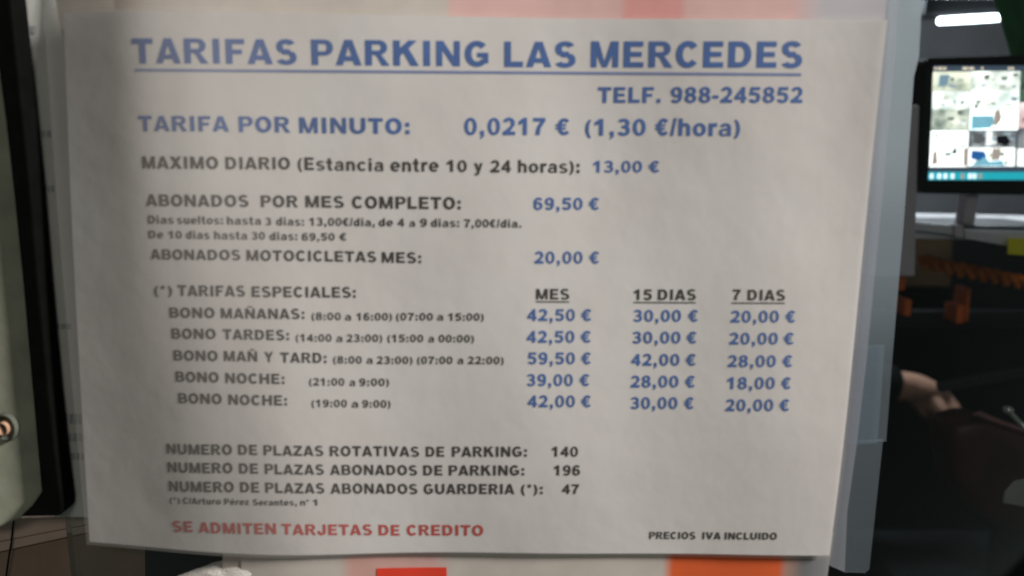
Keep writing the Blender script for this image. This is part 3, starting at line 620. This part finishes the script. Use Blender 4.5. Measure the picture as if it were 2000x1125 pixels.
# desk
dk_ = empty('desk', 'white desk top with worn front edge under the monitor', 'desk', at(1900, 470, .46))
sf = [at(1770, 427, .62), at(2300, 452, .62), at(2300, 492, .46), at(1782, 441, .46)]
z1 = at(1900, 450, .47).z
V = [(at(1760, 445, .45).x, .455, z1 + .003), (1.2, .455, z1 - .010), (1.2, .72, z1 - .010), (at(1760, 445, .45).x, .72, z1 + .003)]
V += [(x, y, z - .011) for x, y, z in V]
dt = mesh('desk_top', V, [(0, 1, 2, 3), (7, 6, 5, 4), (0, 4, 5, 1), (1, 5, 6, 2), (2, 6, 7, 3), (3, 7, 4, 0)], M['white'], dk_); bevel(dt, .0015)
YE = .448
slab('edge_strip', [at(1786, 434, YE), at(1860, 442, YE), at(1862, 459, YE), at(1784, 449, YE)], .006, M['white'], dk_, .001)
slab('edge_strip', [at(1884, 448, YE), at(2100, 474, YE), at(2100, 504, YE), at(1885, 466, YE)], .006, M['white'], dk_, .001)
slab('support_bracket', [at(1864, 440, YE - .002), at(1882, 440, YE - .002), at(1882, 466, YE - .002), at(1864, 462, YE - .002)], .01, M['post'], dk_, .001)
nt_ = slab('yellow_note', [at(1970, 465, .44), at(2060, 468, .44), at(2060, 504, .44), at(1968, 496, .44)], .001, M['yellow'])
tag(nt_, 'bright yellow sticky note on the desk edge at the right border', 'note')
# cupboard doors under the desk
cb = empty('cupboard', 'dark brown cupboard in the shade beneath the desk', 'cupboard', at(1850, 560, .66))
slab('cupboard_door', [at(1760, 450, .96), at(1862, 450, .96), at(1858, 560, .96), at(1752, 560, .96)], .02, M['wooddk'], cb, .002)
slab('added_dark_slab', [at(1600, 440, .985), at(2260, 470, .985), at(2180, 1900, .985), at(1500, 1900, .985)], .3, M['dark'], cb, .002)  # near-black slab added to keep the lower interior dark

# twisted orange rope
P = []
a, b = at(1800, 512, .56), at(2130, 578, .56)
rp = empty('orange_rope', 'twisted orange rope slung in the shade under the desk', 'rope', (a + b) / 2)
for ph in (0, math.pi):
    pt_ = []
    for i in range(121):
        t = i / 120; c = a + (b - a) * t; an = t * 2 * math.pi * 7.5 + ph
        pt_.append((c.x, c.y + .006 * math.cos(an), c.z + .0062 * math.sin(an)))
    tube('strand', pt_, .0045, M['rope'], rp, 8)
# orange cartons on the lower shelf
def carton(pts, Y, label, g='orange cartons on the lower shelf'):
    o = empty('orange_carton', label, 'carton', at(pts[0][0], pts[2][1], Y), g)
    slab('carton_body', [at(x, y, Y) for x, y in pts], .03, M['orange'], o, .001)
    t0, t1 = at(pts[0][0], pts[0][1], Y), at(pts[1][0], pts[1][1], Y)
    v, f = boxv(t0.x, Y - .001, min(t0.z, t1.z) - .004, t1.x, Y - .0002, min(t0.z, t1.z) - .0025)
    mesh('lid_seam', v, f, M['rope'], o)
YB = .58
carton([(1768, 586), (1781, 586), (1779, 617), (1766, 617)], YB, 'small bright orange carton nearest the plastic pocket')
carton([(1870, 598), (1884, 596), (1882, 632), (1867, 632)], YB, 'dull orange carton leaning against the tall thin one')
carton([(1889, 565), (1897, 562), (1891, 628), (1884, 628)], YB + .01, 'tall thin orange carton, third from the pocket')
carton([(1757, 535), (1770, 532), (1768, 566), (1755, 568)], YB + .01, 'dim orange carton half hidden by the plastic pocket')
zs = at(1800, 632, YB).z
ls = box('lower_shelf', (at(1690, 600, YB).x, YB - .02, zs - .012), (1.2, YB + .1, zs - .001), M['dark'], None)
tag(ls, 'dark lower shelf carrying the orange cartons', 'shelf')
# grey bar in the shade
gb = slab('grey_rail', [at(1835, 752, .62), at(1930, 732, .62), at(2060, 712, .62), at(2060, 728, .62), at(1930, 750, .62), at(1838, 768, .62)], .012, M['darkgrey'], None, .002)
tag(gb, 'dim grey rail sloping above the dark red chair', 'rail')

# ------------------------------------------------------------------ chair
YH = 0.42
ch = empty('office_chair', 'dark red leather office chair with a pale highlight painted along its top edge, lower right', 'chair', (at(1960, 900, YH).x, YH + .1, 0.0))
def cushion(name, outline, Y, th, mat, bulge=.012):
    c = Vector((0, 0, 0)); P_ = [at(x, y, Y) for x, y in outline]
    for p in P_: c += p / len(P_)
    rings = [(0.0, .5), (-bulge * .0, 1.0), (bulge * .6 + 0, .93), (bulge, .72), (bulge * 1.15, .4)]
    V, F = [], []; n = len(P_)
    for dy, s in ((th, .9), (th * .6, 1), (0.004, 1), (-bulge * .5, .94), (-bulge * .9, .75), (-bulge * 1.1, .4)):
        for p in P_: V.append((c.x + (p.x - c.x) * s, Y + dy, c.z + (p.z - c.z) * s))
    for j in range(5):
        for i in range(n): F.append((j * n + i, j * n + (i + 1) % n, (j + 1) * n + (i + 1) % n, (j + 1) * n + i))
    F.append(tuple(range(n))); F.append(tuple(5 * n + i for i in range(n)))
    o = mesh(name, V, F, mat, ch, True)
    bm = bmesh.new(); bm.from_mesh(o.data); bmesh.ops.recalc_face_normals(bm, faces=bm.faces); bm.to_mesh(o.data); bm.free()
    s = o.modifiers.new('sub', 'SUBSURF'); s.levels = 2; s.render_levels = 2
    return o
cushion('backrest', [(1846, 832), (1870, 826), (1905, 812), (1960, 830), (2010, 850), (2100, 862), (2200, 900), (2190, 1010), (2080, 1060), (1960, 1040), (1890, 1000), (1852, 930)], YH, .06, M['leather'])
tube('edge_highlight', [at(1900, 812, YH - .004), at(1912, 808, YH - .006), at(1935, 818, YH - .006), at(1960, 827, YH - .006), at(1990, 838, YH - .004), at(2030, 848, YH - .004)], .0035, M['leather_highlight'], ch, 8, [.002, .0035, .0035, .003, .0025, .002])  # pale tube put in as the highlight on the backrest's top edge
bc = at(1990, 1000, YH)
tube('column', [(bc.x + .05, YH + .12, .06), (bc.x + .05, YH + .12, bc.z - .25)], .025, M['dark'], ch, 14)
box('seat', (bc.x + .0, YH - .02 + .06, bc.z - .30), (bc.x + .28, YH + .40, bc.z - .23), M['dark'], ch, .02)
box('back_support', (bc.x + .02, YH + .062, bc.z - .26), (bc.x + .08, YH + .075, bc.z + .02), M['dark'], ch, .004)
for k in range(5):
    a_ = k * 2 * math.pi / 5
    tube('leg', [(bc.x + .05, YH + .12, .08), (bc.x + .05 + .26 * math.cos(a_), YH + .28 * 0 + .12 + .09 * math.sin(a_), .03)], .016, M['dark'], ch, 8)
# silver lever
lv = empty('silver_lever', 'silver rod with a round knob end sticking out beside the chair', 'lever', at(1975, 805, .36))
tube('rod', [at(1972, 805, .36), at(2010, 844, .35), at(2060, 898, .34)], .0026, M['chrome'], lv, 12)
bm = bmesh.new(); bmesh.ops.create_uvsphere(bm, u_segments=20, v_segments=14, radius=.0048); me = bpy.data.meshes.new('knob'); bm.to_mesh(me); bm.free(); me.materials.append(M['chrome'])
for pgn in me.polygons: pgn.use_smooth = True
kb = link(bpy.data.objects.new('knob', me), lv); kb.location = at(1969, 801, .36) - lv.location; kb.scale = (1.15, 1, .85)
# pale paper low at right
lp = slab('pale_paper', [at(1964, 962, .30), at(1982, 942, .30), at(2060, 925, .30), at(2060, 1000, .30), at(1960, 982, .30)], .002, pmat('pale_paper_sheet', (.36, .34, .32), .8, .1, 30, .2), None)
tag(lp, 'pale sheet of paper low at the right border below the chair back', 'paper')

# ------------------------------------------------------------------ person in the booth, mostly behind the notice
YPn = 0.78
wr = at(1800, 768, YPn)
per = empty('person', 'person in black clothes with black wrist strap, mostly hidden behind the price list', 'person', (wr.x - .42, YPn, 0.0))
def skin_mesh(name, nodes, edges, mat, parent, sub=2):
    off = parent.location
    m = bpy.data.meshes.new(name); m.from_pydata([Vector(nn[0]) - off for nn in nodes], edges, []); m.update()
    o = link(bpy.data.objects.new(name, m), parent)
    sk = o.modifiers.new('skin', 'SKIN')
    for i, nn in enumerate(nodes):
        r = nn[1] if isinstance(nn[1], tuple) else (nn[1], nn[1]); m.skin_vertices[0].data[i].radius = r
    m.skin_vertices[0].data[0].use_root = True
    s = o.modifiers.new('sub', 'SUBSURF'); s.levels = sub; s.render_levels = sub
    dg = bpy.context.evaluated_depsgraph_get(); me = bpy.data.meshes.new_from_object(o.evaluated_get(dg))
    o.modifiers.clear(); o.data = me; me.materials.clear(); me.materials.append(mat)
    for p_ in me.polygons: p_.use_smooth = True
    return o
bx0 = wr.x - .42; by0 = YPn + .10; sz = wr.z - .62 + .0
hp = Vector((bx0, by0, max(.52, wr.z - .48)))
sh = hp + Vector((0, 0, .50))
e_r = Vector((wr.x - .24, YPn + .02, wr.z + .03))
nodes = [(hp, (.15, .12)), (hp + Vector((0, 0, .16)), (.14, .11)), (hp + Vector((0, 0, .34)), (.16, .11)), (sh - Vector((0, 0, .04)), (.13, .09)), (sh + Vector((0, 0, .07)), (.055, .055)),
         (sh + Vector((.19, -.01, -.03)), .055), (e_r, .040), (wr + Vector((-.060, 0, 0.016)), .038), (wr + Vector((-.040, 0, 0.011)), .034),
         (sh + Vector((-.19, -.01, -.03)), .055), (sh + Vector((-.25, .0, -.30)), .042), (sh + Vector((-.12, -.18, -.40)), .03),
         (hp + Vector((.09, -.02, -.03)), .085), (hp + Vector((.10, -.36, -.02)), .065), (hp + Vector((.10, -.36, -hp.z + .08)), .045),
         (hp + Vector((-.09, -.02, -.03)), .085), (hp + Vector((-.10, -.36, -.02)), .065), (hp + Vector((-.10, -.36, -hp.z + .08)), .045)]
skin_mesh('clothed_body', nodes, [(0, 1), (1, 2), (2, 3), (3, 4), (3, 5), (5, 6), (6, 7), (7, 8), (3, 9), (9, 10), (10, 11), (0, 12), (12, 13), (13, 14), (0, 15), (15, 16), (16, 17)], M['shirt'], per)
hc = sh + Vector((0, -.01, .20))
# head
bm = bmesh.new(); bmesh.ops.create_uvsphere(bm, u_segments=32, v_segments=24, radius=1)
for v in bm.verts:
    x, y, z = v.co
    jaw = 1 - .28 * smooth(.1, 1, -z)
    v.co = Vector((x * .075 * jaw, y * .095 * (1 - .12 * smooth(0, 1, -z)), z * .115))
    if y < -.6 and abs(x) < .16 and -.35 < z < .05: v.co.y -= .018 * (1 - abs(x) / .16) * (1 - abs(z + .2) / .35 if abs(z + .2) < .35 else 0)
    if y < -.6 and .05 < z < .25 and .2 < abs(x) < .55: v.co.y += .006
me = bpy.data.meshes.new('head'); bm.to_mesh(me); bm.free(); me.materials.append(M['skin'])
for p_ in me.polygons: p_.use_smooth = True
hd = link(bpy.data.objects.new('head', me), per); hd.location = hc - per.location
bm = bmesh.new(); bmesh.ops.create_uvsphere(bm, u_segments=32, v_segments=24, radius=1)
bmesh.ops.delete(bm, geom=[v for v in bm.verts if v.co.z < .25 and v.co.y < .0 or v.co.z < -.35], context='VERTS')
for v in bm.verts: v.co = Vector((v.co.x * .083, v.co.y * .104, v.co.z * .125))
me = bpy.data.meshes.new('hair'); bm.to_mesh(me); bm.free(); me.materials.append(M['hair'])
hr = link(bpy.data.objects.new('hair', me), per); hr.location = hc - per.location
for s_ in (-1, 1):
    bm = bmesh.new(); bmesh.ops.create_uvsphere(bm, u_segments=12, v_segments=8, radius=.008); me = bpy.data.meshes.new('ear'); bm.to_mesh(me); bm.free(); me.materials.append(M['skin'])
    er = link(bpy.data.objects.new('ear', me), per); er.scale = (.5, 1.4, 2.2); er.location = hc - per.location + Vector((s_ * .076, .005, 0))
# hand: palm, four bent fingers, thumb, one continuous skin
ax = (at(1842, 802, YPn) - wr).normalized(); up = Vector((ax.z * -1, 0, ax.x)); sd = Vector((0, 1, 0))
if up.z < 0: up = -up
P0 = wr + ax * -.022
nodes = [(wr + Vector((-.062, 0, .017)), (.024, .027)), (wr + Vector((-.042, 0, .011)), (.023, .027)), (P0, (.021, .026)), (wr, (.018, .025)), (wr + ax * .03, (.017, .034)), (wr + ax * .065, (.016, .038))]
edges = [(0, 1), (1, 2), (2, 3), (3, 4), (4, 5)]
for k, (oy, ln) in enumerate(((-.030, .90), (-.010, 1.0), (.011, .95), (.031, .78))):
    b_ = len(nodes); r0 = wr + ax * .072 + sd * oy
    nodes += [(r0, .0105), (r0 + (ax * .022 - up * .010) * ln, .0095), (r0 + (ax * .024 - up * .028) * ln, .0088), (r0 + (ax * .010 - up * .038) * ln, .0078)]
    edges += [(5, b_), (b_, b_ + 1), (b_ + 1, b_ + 2), (b_ + 2, b_ + 3)]
b_ = len(nodes); r0 = wr + ax * .022 - sd * .030 - up * .004
nodes += [(r0, .0125), (r0 + ax * .028 - sd * .014 - up * .010, .0105), (r0 + ax * .050 - sd * .008 - up * .020, .009)]
edges += [(3, b_), (b_, b_ + 1), (b_ + 1, b_ + 2)]
skin_mesh('hand', nodes, edges, M['skin'], per)
tube('wrist_strap', [wr + ax * -.007, wr + ax * -.003, wr + ax * .003, wr + ax * .007], .03, M['dark'], per, 24, [.0225, .0235, .0235, .0225])
